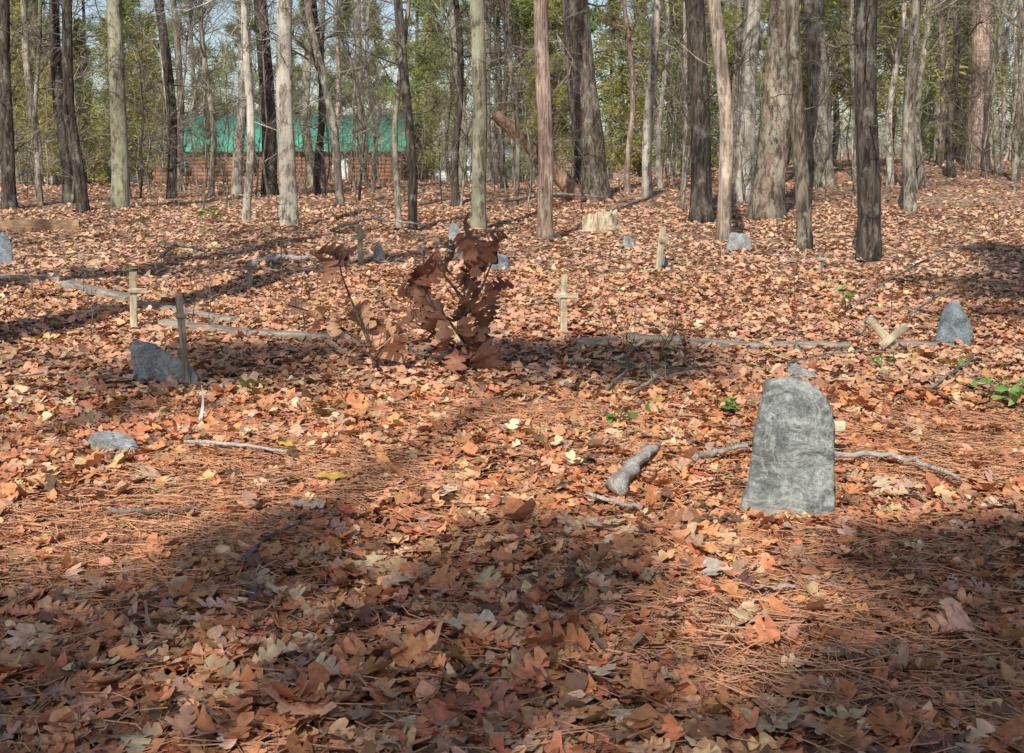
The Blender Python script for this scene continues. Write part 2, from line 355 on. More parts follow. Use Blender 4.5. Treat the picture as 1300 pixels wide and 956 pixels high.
def fol_mesh(Bpos,Bdir,ln,wd,rs):
    n_=len(Bpos); side=np.cross(Bdir,rs.randn(n_,3)); side/=np.linalg.norm(side,axis=1,keepdims=True)+1e-9
    L=ln[:,None]; W=wd[:,None]
    P=np.stack([Bpos-side*W*.3,Bpos+side*W*.3,Bpos+Bdir*L*.6+side*W,Bpos+Bdir*L],1)
    P[:,3]+=-side*W*.4
    return P.reshape(-1,3),np.arange(n_*4).reshape(-1,4)
def evergreen(seed,height,base_r,low,rmax,nb,per,pine=False,qs=.2,bend=.1,gap=.15):
    rs=np.random.RandomState(seed); path,rad=trunk_path(rs.uniform(-.02,.02),height,base_r,rs,bend); A=MB(); V,F=tube(path,rad,14,.06,seed); A.add(V,F)
    P=[];D=[];LN=[];WD=[]
    for i in range(nb):
        f=(i+rs.rand())/nb; zz=low+(height*.99-low)*f; idx=max(0,min(np.searchsorted(path[:,2],zz)-1,len(path)-2)); q=path[idx].copy(); q[2]=zz
        if not pine: prof=(1-f)**.6*min(1,.45+f*4)*rs.uniform(.55,1.25)
        else: prof=(0.45+.55*math.sin(math.pi*min(1,f*1.0+.15)))*(1-.55*f)
        L=rmax*prof*rs.uniform(.45,1.15); a=rs.rand()*6.28+i*2.4
        d=unit(np.array([math.cos(a),math.sin(a),rs.uniform(-.15,.6)])); n_=4; pts=[q]
        for j in range(n_-1): d=unit(d+rs.randn(3)*.16+np.array([0,0,.05])); pts.append(pts[-1]+d*L/(n_-1))
        pts=np.array(pts); V,F=tube(pts,np.linspace(max(.012,rad[idx]*.25),.006,n_),4,cap=False); A.add(V,F)
        if rs.rand()<gap: continue
        if pine:
            for tft in range(5):
                tt=rs.uniform(.35,1); c=pts[0]+(pts[-1]-pts[0])*tt+rs.randn(3)*.18*L*.5; m=per//5
                dd=rs.randn(m,3)+unit(pts[-1]-pts[0])*.8+np.array([0,0,.4]); dd/=np.linalg.norm(dd,axis=1,keepdims=True)
                P.append(c+dd*.05+rs.randn(m,3)*.10); D.append(dd); LN.append(qs*(.7+.6*rs.rand(m))); WD.append(np.full(m,qs*.075))
        else:
            m=per; tt=rs.rand(m)**.7; base=pts[0]+(pts[-1]-pts[0])*tt[:,None]
            spread=.12+.18*L*(1-tt[:,None]*.4); pp=base+rs.randn(m,3)*spread*np.array([1,1,.7])
            dd=rs.randn(m,3)*.8+unit(pts[-1]-pts[0])+np.array([0,0,-.1]); dd/=np.linalg.norm(dd,axis=1,keepdims=True)
            P.append(pp); D.append(dd); LN.append(qs*(.6+.7*rs.rand(m))); WD.append(np.full(m,qs*.14))
    Bm=MB(); V,F=fol_mesh(np.concatenate(P),np.concatenate(D),np.concatenate(LN),np.concatenate(WD),rs); Bm.add(V,F)
    return A.mesh('trunk'),Bm.mesh('crown',False)
def place_tree(name,meshes,loc,bk,crownmat,label,cat,group,rotz=0,scale=1):
    e=obj(name,None,None,loc,(0,0,rotz),label=label,cat=cat,group=group); e.empty_display_size=.3; e.scale=(scale,)*3
    t_=obj('trunk',meshes[0],bk,parent=e); c_=obj('crown',meshes[1],crownmat,parent=e)
    return e,t_,c_
def copy_tree(tpl,loc,rotz,scale,bk=None):
    e=tpl[0].copy(); COL.objects.link(e); e.location=loc; e.rotation_euler=(0,0,rotz); e.scale=scale if isinstance(scale,tuple) else (scale,)*3
    for c in tpl[1:]:
        k=c.copy(); COL.objects.link(k); k.parent=e
    return e
G_B='trees of the bare winter wood'; G_E='evergreens among the bare trees'
MAIN=[(12,266,8,17,'dark','dark bare trunk'),(88,258,78,15,'dark','dark slender bare trunk'),(106,270,92,15,'dark','dark slender bare trunk'),
(152,265,148,21,'green','pale mossy bare trunk'),(218,252,200,13,'dark','dark leaning bare trunk'),(268,250,262,8,'grey','thin grey bare trunk'),
(300,248,302,14,'pale','pale grey bare trunk'),(312,283,318,11,'pale','thin pale bare trunk'),(342,250,332,20,'dark','dark rough bare trunk'),
(368,288,365,22,'pale','white lichen-covered bare trunk'),(432,258,397,11,'grey','thin leaning grey trunk'),(506,292,512,8,'grey','very thin grey trunk'),
(524,294,513,12,'dark','dark thin bare trunk'),(579,262,576,11,'dark','dark thin bare trunk'),(607,292,603,20,'green','greenish grey straight bare trunk'),
(655,262,652,7,'grey','thin grey bare trunk'),(692,304,690,20,'red','reddish straight cedar trunk'),(752,252,733,40,'brown','massive broad brown bare oak trunk'),
(797,245,795,8,'red','thin pinkish trunk'),(822,250,828,13,'pale','pale bare trunk'),(838,240,842,8,'pale','thin pale bare trunk'),
(890,284,880,28,'dark','thick dark trunk'),(919,307,899,19,'tan','sunlit pale tan curving trunk'),(945,255,958,24,'pale','pale grey bare trunk'),
(972,277,992,42,'pine','massive grey-brown pine trunk'),(1022,318,1013,19,'brown','brown rough bare trunk'),(1043,236,1032,30,'grey','thick grey bare trunk'),
(1103,330,1108,29,'dark','thick dark lichen-flecked trunk'),(1156,270,1157,16,'grey','grey bare trunk'),(1170,240,1172,9,'grey','thin grey bare trunk'),
(1240,216,1246,27,'red','thick pale pinkish trunk'),(1130,238,1142,9,'pale','thin pale leaning trunk'),(1208,225,1206,10,'dark','dark thin trunk'),
(1266,224,1270,9,'green','thin mossy trunk'),(1290,232,1292,10,'grey','slender grey bare trunk'),(52,262,45,7,'grey','thin grey bare trunk'),
(1085,232,1086,8,'grey','thin grey trunk'),(402,247,404,10,'dark','dark thin trunk'),(640,240,636,9,'dark','dark thin trunk')]
taken=[]
for i,(bx,by,tx,wp,bk,desc) in enumerate(MAIN):
    x,y,z,s=spot(bx,by); X2,_,Z2=at_depth(tx,0,y); r=wp*s/2
    lean=(X2-x)/(Z2-z); hgt=min(17,max(8,(Z2-z)*1.5)) if wp<12 else random.uniform(13,17)
    ms=bare_tree(100+i,hgt,r*.98,lean,bend=.16 if bk=='tan' else (.07 if wp>16 else .14),limbs=6 if wp>12 else 7,low=.46 if wp>16 else .34,lowtwigs=8,limbL=3.0 if wp>15 else 2.0)
    place_tree('bare_tree',ms,(x,y,z),BARK[bk],BARK['grey'] if bk!='dark' else M_TWIG,desc+' standing in leaf litter','tree',G_B)
    taken.append((x,y))
def free(x,y,m=1.2):
    return all((x-a)**2+(y-b_)**2>m*m for a,b_ in taken)
tpl=[]
for i,(hg,r,bk) in enumerate([(14,.13,'grey'),(12,.09,'pale'),(15,.16,'green'),(10,.065,'dark'),(13,.10,'pale'),(11,.07,'grey'),(13,.10,'brown'),(12,.10,'tan')]):
    y=38+i*2.3; x=(-.38+.11*i)*y
    tpl.append(place_tree('bare_tree',bare_tree(300+i,hg,r,random.uniform(-.03,.03),.2,7,.26,9,3,2.0),(x,y,h(x,y)),BARK[bk],BARK['grey'],'slender bare woodland tree among leaf litter','tree',G_B)); taken.append((x,y))
et=[]
for i,a in enumerate([(8.5,.10,.9,2.0,95,70,False,.28),(7,.08,.7,1.8,75,70,False,.28),(11,.13,1.6,2.5,100,80,False,.31),(15,.17,4.0,2.9,56,180,True,.42),(13,.14,2.6,2.6,56,180,True,.42)]):
    y=44+i*2.3; x=[-19.5,6.0,-18.5,9,18][i]
    nm='pine_tree' if a[6] else 'cedar_tree'
    et.append(place_tree(nm,evergreen(500+i,*a,gap=.3),(x,y,h(x,y)),BARK['grey'],M_PINE if a[6] else M_CEDAR,'green needled pine in the winter wood' if a[6] else 'bushy green cedar in the winter wood','tree',G_E)); taken.append((x,y))
for (x,y,k,sc) in [(-14.9,54,1,.55),(-13.2,55,0,.42),(-15.9,50,0,.5),(-17.8,52,2,.6),(-6.0,69,0,.8),(-3.9,62,2,.8),(-2.5,55,0,.7),(-12,74,3,.9),(-8,76,4,1.0),(-16,75,3,.9),(-20,48,0,1.0),(-15.5,42,1,.6),(-13.8,39,0,.5),(-17,44,0,.8),(1.0,58,2,.9),(5.2,66,2,1.0),(0.2,70,3,.9),(7.5,60,4,.9)]:
    copy_tree(et[k],(x,y,h(x,y)),random.uniform(0,6.28),sc); taken.append((x,y))
cnt=0
while cnt<66:
    y=random.uniform(37,86); fx=random.uniform(-.45,.47); x=fx*y
    if not free(x,y,1.4) or (-19<x<-3 and 54<y<70): continue
    if -.27<fx<-.04 and y<70: continue
    if fx>.1 and random.random()<.25: continue
    taken.append((x,y)); sc=random.uniform(.6,1.2); k=random.choice([0,0,1,1,2,2,3,3,4,4])
    copy_tree(et[k],(x,y,h(x,y)),random.uniform(0,6.28),(sc*random.uniform(.85,1.2),sc*random.uniform(.85,1.2),sc)); cnt+=1
cnt=0
while cnt<66:
    y=random.uniform(33,84); x=random.uniform(-.47*y-2,.47*y+2)
    if not free(x,y,1.0) or (-19<x<-3 and 54<y<68): continue
    if .02*y<x<.1*y and y<60: continue
    if -.22*y<x<-.07*y and y<60 and random.random()<.8: continue
    taken.append((x,y)); sc=random.uniform(.75,1.2)
    copy_tree(tpl[cnt%8],(x,y,h(x,y)),random.uniform(0,6.28),(sc*random.uniform(.7,1.1),)*2+(sc,)); cnt+=1
def shade(seed,x,y,hgt,low,rmax,nb,per,qs=.3,r=.16,gap=.2):
    place_tree('pine_tree',evergreen(seed,hgt,r,low,rmax,nb,per,True,qs,gap=gap),(x,y,h(x,y)),BARK['pine'],M_PINE,'tall pine shading the burial ground','tree',G_E)
# pines behind the viewpoint: shade over the near ground
for q,(x,y,hg) in enumerate([(-6.9,-9.7,12.9),(-6.1,-10.9,13.9),(-5.3,-9.6,13.2),(-4.6,-10.8,14.3),(-3.8,-9.7,13.3),(-3.0,-10.8,14.4),(-2.2,-9.6,13.3),(-1.4,-10.8,14.3),(-.5,-9.7,13.0)]):
    shade(701+q,x,y,hg,5.2,2.0,50,140,gap=.36,qs=.25,r=.11)
# tall slim pines whose tops shade a broken band further on
shade(727,-7.8,-12.7,20.2,18.6,2.0,20,150,r=.10,gap=.15,qs=.24)
shade(728,-5.5,-12.4,20.0,18.7,1.9,18,150,r=.10,gap=.15,qs=.24)
# beside the plot: shade over the ground beyond the big trunks
shade(714,2.2,1.8,17.0,9.0,2.5,60,230)
shade(715,4.3,3.0,16.5,8.0,2.5,60,230)
shade(716,6.6,5.0,16.0,7.0,2.6,60,230)
shade(717,9.5,9.0,15.0,6.0,2.6,50,230)
shade(718,3.2,-.2,17.0,10.0,2.2,50,220)
shade(719,5.2,.8,17.0,9.0,2.3,54,220)
shade(720,1.1,-2.6,16.0,12.3,2.0,40,200,r=.12)
shade(721,2.9,-2.9,16.5,12.3,2.0,40,200,r=.12)
for i,(x,y,hg,r) in enumerate([(-5.9,3.3,18,.35),(-8.6,3.0,18,.4),(-12,10,14,.2),(-13,4,15,.22)]):
    place_tree('bare_tree',bare_tree(800+i,hg,r,0,.12,9,.5,3,3,3.0),(x,y,h(x,y)),BARK['grey'],BARK['grey'],'tall bare tree beside the burial ground','tree',G_B)
e=copy_tree(et[1],(-8.0,6.6,0),1.0,.95); copy_tree(et[0],(-10.5,9.5,0),2.0,.8)
sp_t=[]
for i in range(5):
    rs=np.random.RandomState(900+i); A=MB(); hg=[1.1,2.6,3.8,.8,5.0][i]; n_=8
    z=np.linspace(0,hg,n_); p=np.stack([np.cumsum(rs.randn(n_)*.035*hg/2),np.cumsum(rs.randn(n_)*.035*hg/2),z],-1); p-=p[0]; p[0,2]=-.05
    V,F=tube(p,np.linspace(.005+.005*hg,.004,n_),5,cap=False); A.add(V,F); B=MB()
    for j in range(int(5+hg*4)):
        k=rs.randint(1,n_-1); a=rs.rand()*6.28
        grow((B,B),p[k],unit(np.array([math.cos(a),math.sin(a),rs.uniform(.2,1.1)])),hg*rs.uniform(.15,.32),.004+.0015*hg,2,rs,3,.1)
    x,y=[(-2.4,13),(1.5,27),(-6,26),(5.9,13.5),(-9,31)][i]
    e=obj('bare_sapling',None,None,(x,y,h(x,y)),label='thin bare sapling growing from leaf litter',cat='sapling',group='bare saplings in the undergrowth')
    sp_t.append((e,obj('stem',A.mesh('stem'),M_TWIG if i<2 else BARK['grey'],parent=e),obj('twigs',B.mesh('sapling_twigs'),M_BRANCH,parent=e)))
for c in range(225):
    if c<9: k=random.choice([0,3]); px,py=random.choice([random.uniform(0,560),random.uniform(840,1300)]),random.uniform(335,440); x,y,z,s=spot(px,py); sc=random.uniform(.45,.8)
    elif c<45: k=random.choice([1,2,4,4]); y=random.uniform(34,52); x=random.uniform(-.32,-.08)*y; z=h(x,y); sc=random.uniform(.7,1.2)
    else:
        k=random.choice([1,2,2,1,0,4,4]); y=random.uniform(26,50); x=random.uniform(-.46,.46)*y; z=h(x,y); sc=random.uniform(.6,1.3)
    copy_tree(sp_t[k],(x,y,z),random.uniform(0,6.28),sc)
x,y,z,s=spot(733,252); X2,_,Z2=at_depth(628,145,y); n_=14; t_=np.linspace(0,1,n_)
p=np.stack([(X2-x)*t_,-.8+.6*np.sin(t_*2),(Z2-z)*t_**.9],-1); p[0,2]=-.1
V,F=tube(p,np.linspace(.20,.13,n_),12,.12,5); A=MB(); A.add(V,F); rs=np.random.RandomState(3)
for f_ in (.4,.6,.8):
    grow((A,A),p[int(f_*n_)],unit(np.array([-.3,.1,.8])),.8,.04,2,rs,3)
obj('leaning_dead_tree',A.mesh('dead'),bark('rotten_reddish_wood',(0.16,0.08,0.05),(0.46,0.27,0.17),(0.45,0.33,0.24),.4),(x,y,z),label='reddish dead tree trunk leaning against other trees',cat='dead tree')
rs=np.random.RandomState(5); n_=15000; x=rs.uniform(-210,210,n_); y=rs.uniform(262,330,n_); hz=H(x,y); z=hz+rs.rand(n_)**1.3*11*(.75+.25*np.sin(x*.21)+.2*np.sin(x*.07+1))
dd=rs.randn(n_,3)*np.array([.5,.3,1]); dd/=np.linalg.norm(dd,axis=1,keepdims=True)
V,F=fol_mesh(np.stack([x,y,z],-1),dd,rs.uniform(1,3,n_),rs.uniform(.15,.5,n_),rs)
obj('distant_woods',make_mesh('distant_woods',V,F,False),plain('distant_trees',(0.32,0.33,0.27),.9,.4,.3),kind='stuff',label='hazy bare woods on the far shore',cat='woods')

# ------------------------------------------------------------ buildings
def box(mb,a,b,c=None):
    (x0,y0,z0),(x1,y1,z1)=a,b
    V=np.array([[x0,y0,z0],[x1,y0,z0],[x1,y1,z0],[x0,y1,z0],[x0,y0,z1],[x1,y0,z1],[x1,y1,z1],[x0,y1,z1]],float)
    F=[[0,3,2,1],[4,5,6,7],[0,1,5,4],[1,2,6,5],[2,3,7,6],[3,0,4,7]]; mb.add(V,F,c)
M_WHITE=plain('white_paint',(0.75,0.75,0.72),.5,.1); M_GLASS=plain('dark_glass',(0.05,0.06,0.07),.08,.1)
M_TRIM=plain('brown_trim',(0.20,0.11,0.07),.6,.2)
M_LOG=plain('brown_logs',(0.36,0.17,0.10),.75,.35,1.5); M_GROOF=plain('green_metal_roof',(0.08,0.42,0.28),.45,.2,1.5)
M_WALLW=plain('pale_siding',(0.70,0.71,0.72),.6,.08); M_GRR=plain('pale_grey_shingles',(0.48,0.50,0.52),.8,.2)
def house(name,x0,y0,wd,dp,wallh,roofh,wallm,roofm,label,rot=0,base=None,door=.55,wins=(.2,.8),trim=None):
    trim=trim or M_WHITE
    z=h(x0+wd/2,y0+dp/2)-.1 if base is None else base
    e=obj(name,None,None,(x0,y0,z),(0,0,rot),label=label,cat='house')
    A=MB(); nl=max(6,int(wallh/.18)); lh=wallh/nl
    for i in range(nl):
        zc=(i+.5)*lh
        for (p,q) in (((-.15 if i%2 else 0,0),(wd+(.15 if i%2 else 0),0)),((0,dp),(wd,dp)),((0,0.0),(0,dp)),((wd,0.0),(wd,dp))):
            V,F=tube([(p[0],p[1],zc),((p[0]+q[0])/2,(p[1]+q[1])/2,zc),(q[0],q[1],zc)],[lh*.72]*3,8); A.add(V,F)
    for gx_ in (0,wd):
        for i in range(5):
            f0=i/5; zz=wallh+roofh*f0; V,F=tube([(gx_,dp*.5*f0*.98+.08,zz+.08),(gx_,dp*.5,zz+.08),(gx_,dp-dp*.5*f0*.98-.08,zz+.08)],[roofh*.11]*3,6); A.add(V,F)
    obj('wall',A.mesh('wall'),wallm,parent=e)
    B=MB(); ov=.35
    for sgn,(ya,yb) in ((0,(-ov,dp/2)),(1,(dp+ov,dp/2))):
        za=wallh-.02-ov*roofh/(dp/2)+.05; zb=wallh+roofh+.1
        V=np.array([[-ov,ya,za],[wd+ov,ya,za],[wd+ov,yb,zb],[-ov,yb,zb],[-ov,ya,za+.08],[wd+ov,ya,za+.08],[wd+ov,yb,zb+.08],[-ov,yb,zb+.08]])
        F=np.array([[0,3,2,1],[4,5,6,7],[0,1,5,4],[1,2,6,5],[2,3,7,6],[3,0,4,7]]); B.add(V,F)
        for k in range(int(wd/.6)+2):
            xx=-ov+.02+k*.6
            if xx>wd+ov-.04: break
            V=np.array([[xx,ya,za+.085],[xx+.03,ya,za+.085],[xx+.03,yb,zb+.085],[xx,yb,zb+.085],[xx,ya,za+.12],[xx+.03,ya,za+.12],[xx+.03,yb,zb+.12],[xx,yb,zb+.12]]); B.add(V,F)
    obj('roof',B.mesh('roof',False),roofm,parent=e)
    def opening(nm,f0,w_,z0_,h_,fr,pn):
        cx=wd*f0; D=MB(); y_=-lh*.72-.05; t=.09
        box(D,(cx-w_/2,y_,z0_),(cx-w_/2+t,y_+.1,z0_+h_)); box(D,(cx+w_/2-t,y_,z0_),(cx+w_/2,y_+.1,z0_+h_)); box(D,(cx-w_/2+t,y_,z0_+h_-t),(cx+w_/2-t,y_+.1,z0_+h_)); box(D,(cx-w_/2+t,y_,z0_),(cx+w_/2-t,y_+.1,z0_+t))
        if nm=='window': box(D,(cx-.02,y_+.01,z0_+t),(cx+.02,y_+.08,z0_+h_-t))
        P_=MB(); box(P_,(cx-w_/2+t,y_+.03,z0_+t),(cx+w_/2-t,y_+.07,z0_+h_-t))
        if nm=='window':
            o=obj('window',P_.mesh('pane',False),pn,parent=e); obj('frame',D.mesh('frame',False),fr,parent=o)
        else:
            o=obj('door',P_.mesh('door',False),M_WHITE,parent=e); obj('frame',D.mesh('frame',False),fr,parent=o)
    for f_ in wins: opening('window',f_,.8,wallh*.45,wallh*.35,trim,M_GLASS)
    opening('door',door,.95,.02,wallh*.85,trim,M_GLASS)
    return e
house('log_cabin',-17.4,61,12.1,6.5,2.2,1.55,M_LOG,M_GROOF,'brown log cabin with green metal roof among trees',rot=-.14,base=-.42,door=.77,wins=(.12,.4),trim=M_TRIM)
house('white_house',-5.0,84,5,6,3.2,1.3,M_WALLW,M_GRR,'pale lakeside house behind bare trees',base=-2.3)
house('white_house',-37,86,9,7,3.0,1.3,M_WALLW,M_GRR,'pale lakeside house behind bare trees',base=-2.3)

# ------------------------------------------------------------ stones
def slab(wd,hg,tk,prof,top,seed,disp=.02,p=4,n_=48,m=34,bury=.06,chip=0):
    pv=[a[0] for a in prof]; rows=[]; cap=[(1,1,0),(1,.9,.006),(1,.65,.008),(1,.35,.009),(1,.05,.009)]
    th=np.arange(n_)/n_*2*math.pi; c_,s_=np.cos(th),np.sin(th); ex=np.sign(c_)*np.abs(c_)**(2/p); ey=np.sign(s_)*np.abs(s_)**(2/p)
    for v,k,dz in [(j/m,1,0) for j in range(m)]+cap:
        xl=np.interp(v,pv,[a[1] for a in prof])*wd; xr=np.interp(v,pv,[a[2] for a in prof])*wd; cx=(xl+xr)/2; hw=(xr-xl)/2*(k if k==1 else k**.5 if k>.5 else k)
        xx=cx+ex*hw; yy=ey*tk/2*(1-.25*v)*k; tf=np.interp(xx/wd,[a[0] for a in top],[a[1] for a in top])
        tf=tf+chip*(np.sin(xx/wd*19+1)*.5+np.sin(xx/wd*41+seed)*.35+np.sin(xx/wd*83)*.2+np.sin(yy/tk*5+2)*.6)
        zz=-bury+(hg*tf+bury)*v+dz*hg; rows.append(np.stack([xx,yy,zz],-1))
    V=np.concatenate(rows)
    for q in range(len(V)):
        pt=Vector(V[q])*(2.2/hg**.5)+Vector((seed*7.1,seed*3.3,0))
        vor=mnoise.voronoi(pt*2.6)[0][0]; v2=mnoise.voronoi(pt*7)[0][0]
        d=mnoise.noise(pt*1.3)*.8+(vor-.4)*.8+(v2-.4)*.6+mnoise.noise(pt*6)*.35+mnoise.noise(pt*16)*.2
        nrm=Vector((V[q][0]*.7,V[q][1]*3,0))
        if nrm.length>0: nrm.normalize()
        V[q]+=np.array(nrm)*d*disp
    M_=len(rows); i=np.arange(M_-1)[:,None]*n_; j=np.arange(n_)[None,:]; j2=(j+1)%n_
    F=np.stack([i+j,i+j2,i+n_+j2,i+n_+j],-1).reshape(-1,4)
    me=make_mesh('stone',V,F)
    try: me.set_sharp_from_angle(angle=math.radians(32))
    except Exception: pass
    return me
x,y,z,s=spot(1000,659)
prof=[(0,-.56,.53),(.12,-.53,.52),(.25,-.475,.515),(.45,-.42,.49),(.55,-.405,.48),(.7,-.355,.455),(.86,-.315,.43),(1,-.285,.415)]
top=[(-.5,.84),(-.32,.90),(-.27,.95),(-.22,.985),(-.12,1.0),(.0,1.0),(.12,.985),(.2,.965),(.28,.925),(.34,.87),(.39,.80),(.43,.74)]
me=slab(116*s,178*s,.11,prof,top,1,.020,6,130,120,chip=.013)
obj('headstone',me,M_STONE,(x,y,z),(math.radians(-4),0,math.radians(-12)),label='rough grey uninscribed headstone standing in dead leaves',cat='headstone')
TILT=[(-.5,.86),(-.42,1.0),(-.15,.92),(.05,.66),(.12,.60),(.3,.5),(.5,.15)]
POINT=[(-.5,.2),(-.2,.75),(-.02,1),(.12,.9),(.5,.3)]; ROUND=[(-.5,.6),(-.25,1),(.2,.9),(.5,.6)]; SPIKE=[(-.5,.75),(-.2,1),(.1,.9),(.5,.55)]
PR=[(0,-.5,.5),(.5,-.47,.48),(.85,-.43,.45),(1,-.40,.42)]; PRS=[(0,-.36,.5),(.5,-.45,.5),(1,-.5,.48)]
for (px,py,wp,hp,tp,pr,mt,lab,seed,rz) in [
 (208,488,92,54,TILT,PRS,M_LITST,'low tilted grey fieldstone slab marker',2,-.1),
 (1211,440,52,58,POINT,PR,M_BLUE,'pointed bluish slate marker stone',3,.15),
 (938,320,34,24,ROUND,PR,M_LITST,'small rounded grey marker stone',4,.2),
 (579,326,20,44,SPIKE,PR,M_LITST,'upright narrow grey marker stone',5,.1),
 (481,332,17,25,POINT,PR,M_LITST,'small pointed pale marker stone',6,.4),
 (634,343,25,22,ROUND,PR,M_BLUE,'small bluish grey marker stone',7,0),
 (8,336,17,42,SPIKE,PR,M_BLUE,'upright narrow grey marker stone',8,.2),
 (1020,484,44,22,TILT,PR,M_LITST,'low pale broken marker stone',9,-.3),
 (842,341,12,20,POINT,PR,M_BLUE,'small dark marker stone',10,0),
 (798,316,18,16,ROUND,PR,M_LITST,'small pale marker stone',11,.5)]:
    x,y,z,s=spot(px,py); big=wp>60; me=slab(wp*s,hp*s,.09 if big else min(.13,wp*s*.35),pr,tp,seed,.010 if big else .014,7 if big else 3.6,72 if big else 44,40 if big else 26,chip=.012 if big else 0)
    obj('marker_stone',me,mt,(x,y,z),(math.radians(-14 if big else -8),0,rz),label=lab,cat='grave marker stone',group='fieldstone grave markers')
x,y,z,s=spot(147,578); me=slab(78*s,.07,.12,PR,[(-.5,.9),(0,1),(.5,.5)],12,.015,2.6,36,14,bury=.01)
obj('marker_stone',me,M_LITST,(x,y,z+.025),(.25,.1,-.45),label='flat pale stone lying half buried in leaves',cat='grave marker stone',group='fieldstone grave markers')

# ------------------------------------------------------------ beams, crosses
def beam_mesh(L,wd,ht,axis='X',seed=0,rag=.03):
    n_=12; th=np.arange(12)/12*2*math.pi+math.pi/12; c_,s_=np.cos(th),np.sin(th); a=np.sign(c_)*np.abs(c_)**.35*wd/2; b_=np.sign(s_)*np.abs(s_)**.35*ht/2
    rs=np.random.RandomState(seed); rows=[]; ts=np.linspace(0,L,n_)
    offa=np.cumsum(rs.randn(n_))*rag*wd*.4; offb=np.cumsum(rs.randn(n_))*rag*ht*.4
    for k in range(n_):
        j=1+rs.randn(12)*rag; rows.append(np.stack([np.full(12,ts[k])+(rs.randn(12)*rag*wd if k in(0,n_-1) else 0),a*j+offa[k],b_*j+offb[k]],-1))
    V=np.concatenate(rows); i=np.arange(n_-1)[:,None]*12; j=np.arange(12)[None,:]; j2=(j+1)%12
    F=np.stack([i+j,i+j2,i+12+j2,i+12+j],-1).reshape(-1,4)
    V=np.concatenate([V,[[0,0,0],[L,0,0]]]); c=n_*12; k=np.arange(0,12,2)
    F=np.concatenate([F,np.stack([k,k+1,(k+2)%12,np.full(6,c)],-1)[:,::-1],np.stack([c-12+k,c-12+k+1,c-12+(k+2)%12,np.full(6,c+1)],-1)])
    if axis=='Z': V=V[:,[1,2,0]]
    me=make_mesh('beam',V,F,True)
    try: me.set_sharp_from_angle(angle=math.radians(40))
    except Exception: pass
    return me
def cross(px,py,hp,wp,armz,al,ar,mz,mx,label,tilt=0,rz=0,lean=0,armw=None,armtilt=0):
    x,y,z,s=spot(px,py); hg=hp*s; w_=wp*s
    e=obj('wooden_cross',None,None,(x,y,z),(lean,tilt,rz),label=label,cat='grave cross',group='wooden grave crosses')
    obj('post',beam_mesh(hg+.12,w_,w_*.55,'Z',px,.05),mz,(0,0,-.12),parent=e)
    aw=(armw or wp*.85)*s; obj('arm',beam_mesh((al+ar)*s,aw*.5,aw,'X',px+1,.05),mx,(-al*s,-w_*.55*.5-aw*.25+.004,armz*s),(0,armtilt,0),parent=e)
cross(170,421,76,9,53,5,17,M_YELZ,M_YELX,'small wooden cross with short pale arm',.02,.25,armw=7)
cross(237,492,117,9,92,5,7,M_GREYZ,M_GREYX,'tall weathered grey stake with stub of crossbar',-.05,.3,armw=6,armtilt=.05)
cross(318,367,36,6,27,9,9,M_GREYZ,M_GREYX,'small weathered grey wooden cross',.03,.3)
cross(459,336,50,7,35,10,8,M_YELZ,M_YELX,'small leaning pale wooden cross',-.06,.2)
cross(716,424,76,8,49,14,17,M_YELZ,M_YELX,'pale wooden cross standing in leaves',0,.1,armw=6)
cross(835,345,57,8,40,5,8,M_YELZ,M_YELX,'brown wooden cross leaning slightly',.12,.5)
cross(1041,345,24,5,16,5,5,M_GREYZ,M_GREYX,'tiny pale wooden cross beside trunk',0,0)
cross(1036,590,60,12,48,16,33,M_YELZ,M_YELX,'short wooden cross half hidden by headstone',0,.05,armw=14)
x,y,z,s=spot(1122,450)
e=obj('wooden_cross',None,None,(x,y,z),(0,0,.1),label='toppled pale wooden cross propped like an X',cat='grave cross',group='wooden grave crosses')
obj('post',beam_mesh(.30,.03,.06,'X',77,.04),M_YELX,(-.12,.0,.26),(0,math.radians(45),.05),parent=e)
obj('arm',beam_mesh(.24,.028,.055,'X',78,.04),M_YELX,(-.04,-.034,.06),(0,math.radians(-38),.0),parent=e)
def timber(p,q,wd=.11,ht=.075,mt=None,seed=0,label='weathered grey timber edging lying on leaves',name='edging_timber',up=0.035,cat='timber'):
    a=spot(*p); b_=spot(*q); A_=Vector((a[0],a[1],a[2]+up)); B_=Vector((b_[0],b_[1],b_[2]+up)); d=B_-A_
    obj(name,beam_mesh(d.length,wd,ht,'X',seed,.05),mt or M_GREYX,A_,d.to_track_quat('X','Z').to_euler(),label=label,cat=cat,group='timber edging of the grave plots')
timber((-30,358),(80,364),seed=1,ht=.10,up=.05); timber((86,368),(168,388),seed=2,wd=.14,ht=.10,up=.05); timber((172,392),(300,414),seed=3); timber((205,417),(318,430),seed=4); timber((320,430),(425,436),seed=5,wd=.12)
timber((732,442),(784,439),seed=6,ht=.06,up=.032); timber((792,436),(868,440),seed=7,ht=.06,up=.036); timber((876,440),(968,446),seed=8,wd=.10,ht=.06,up=.03); timber((980,443),(1080,447),seed=18,wd=.09,ht=.055,up=.033); timber((1140,442),(1190,446),seed=9,ht=.055,up=.03)
timber((-20,296),(100,292),seed=10,wd=.26,ht=.24,mt=woodmat('sawn_log_wood',(0.33,0.2,0.12),(0.6,0.40,0.24),0),label='fallen sunlit orange-brown log',up=.08)
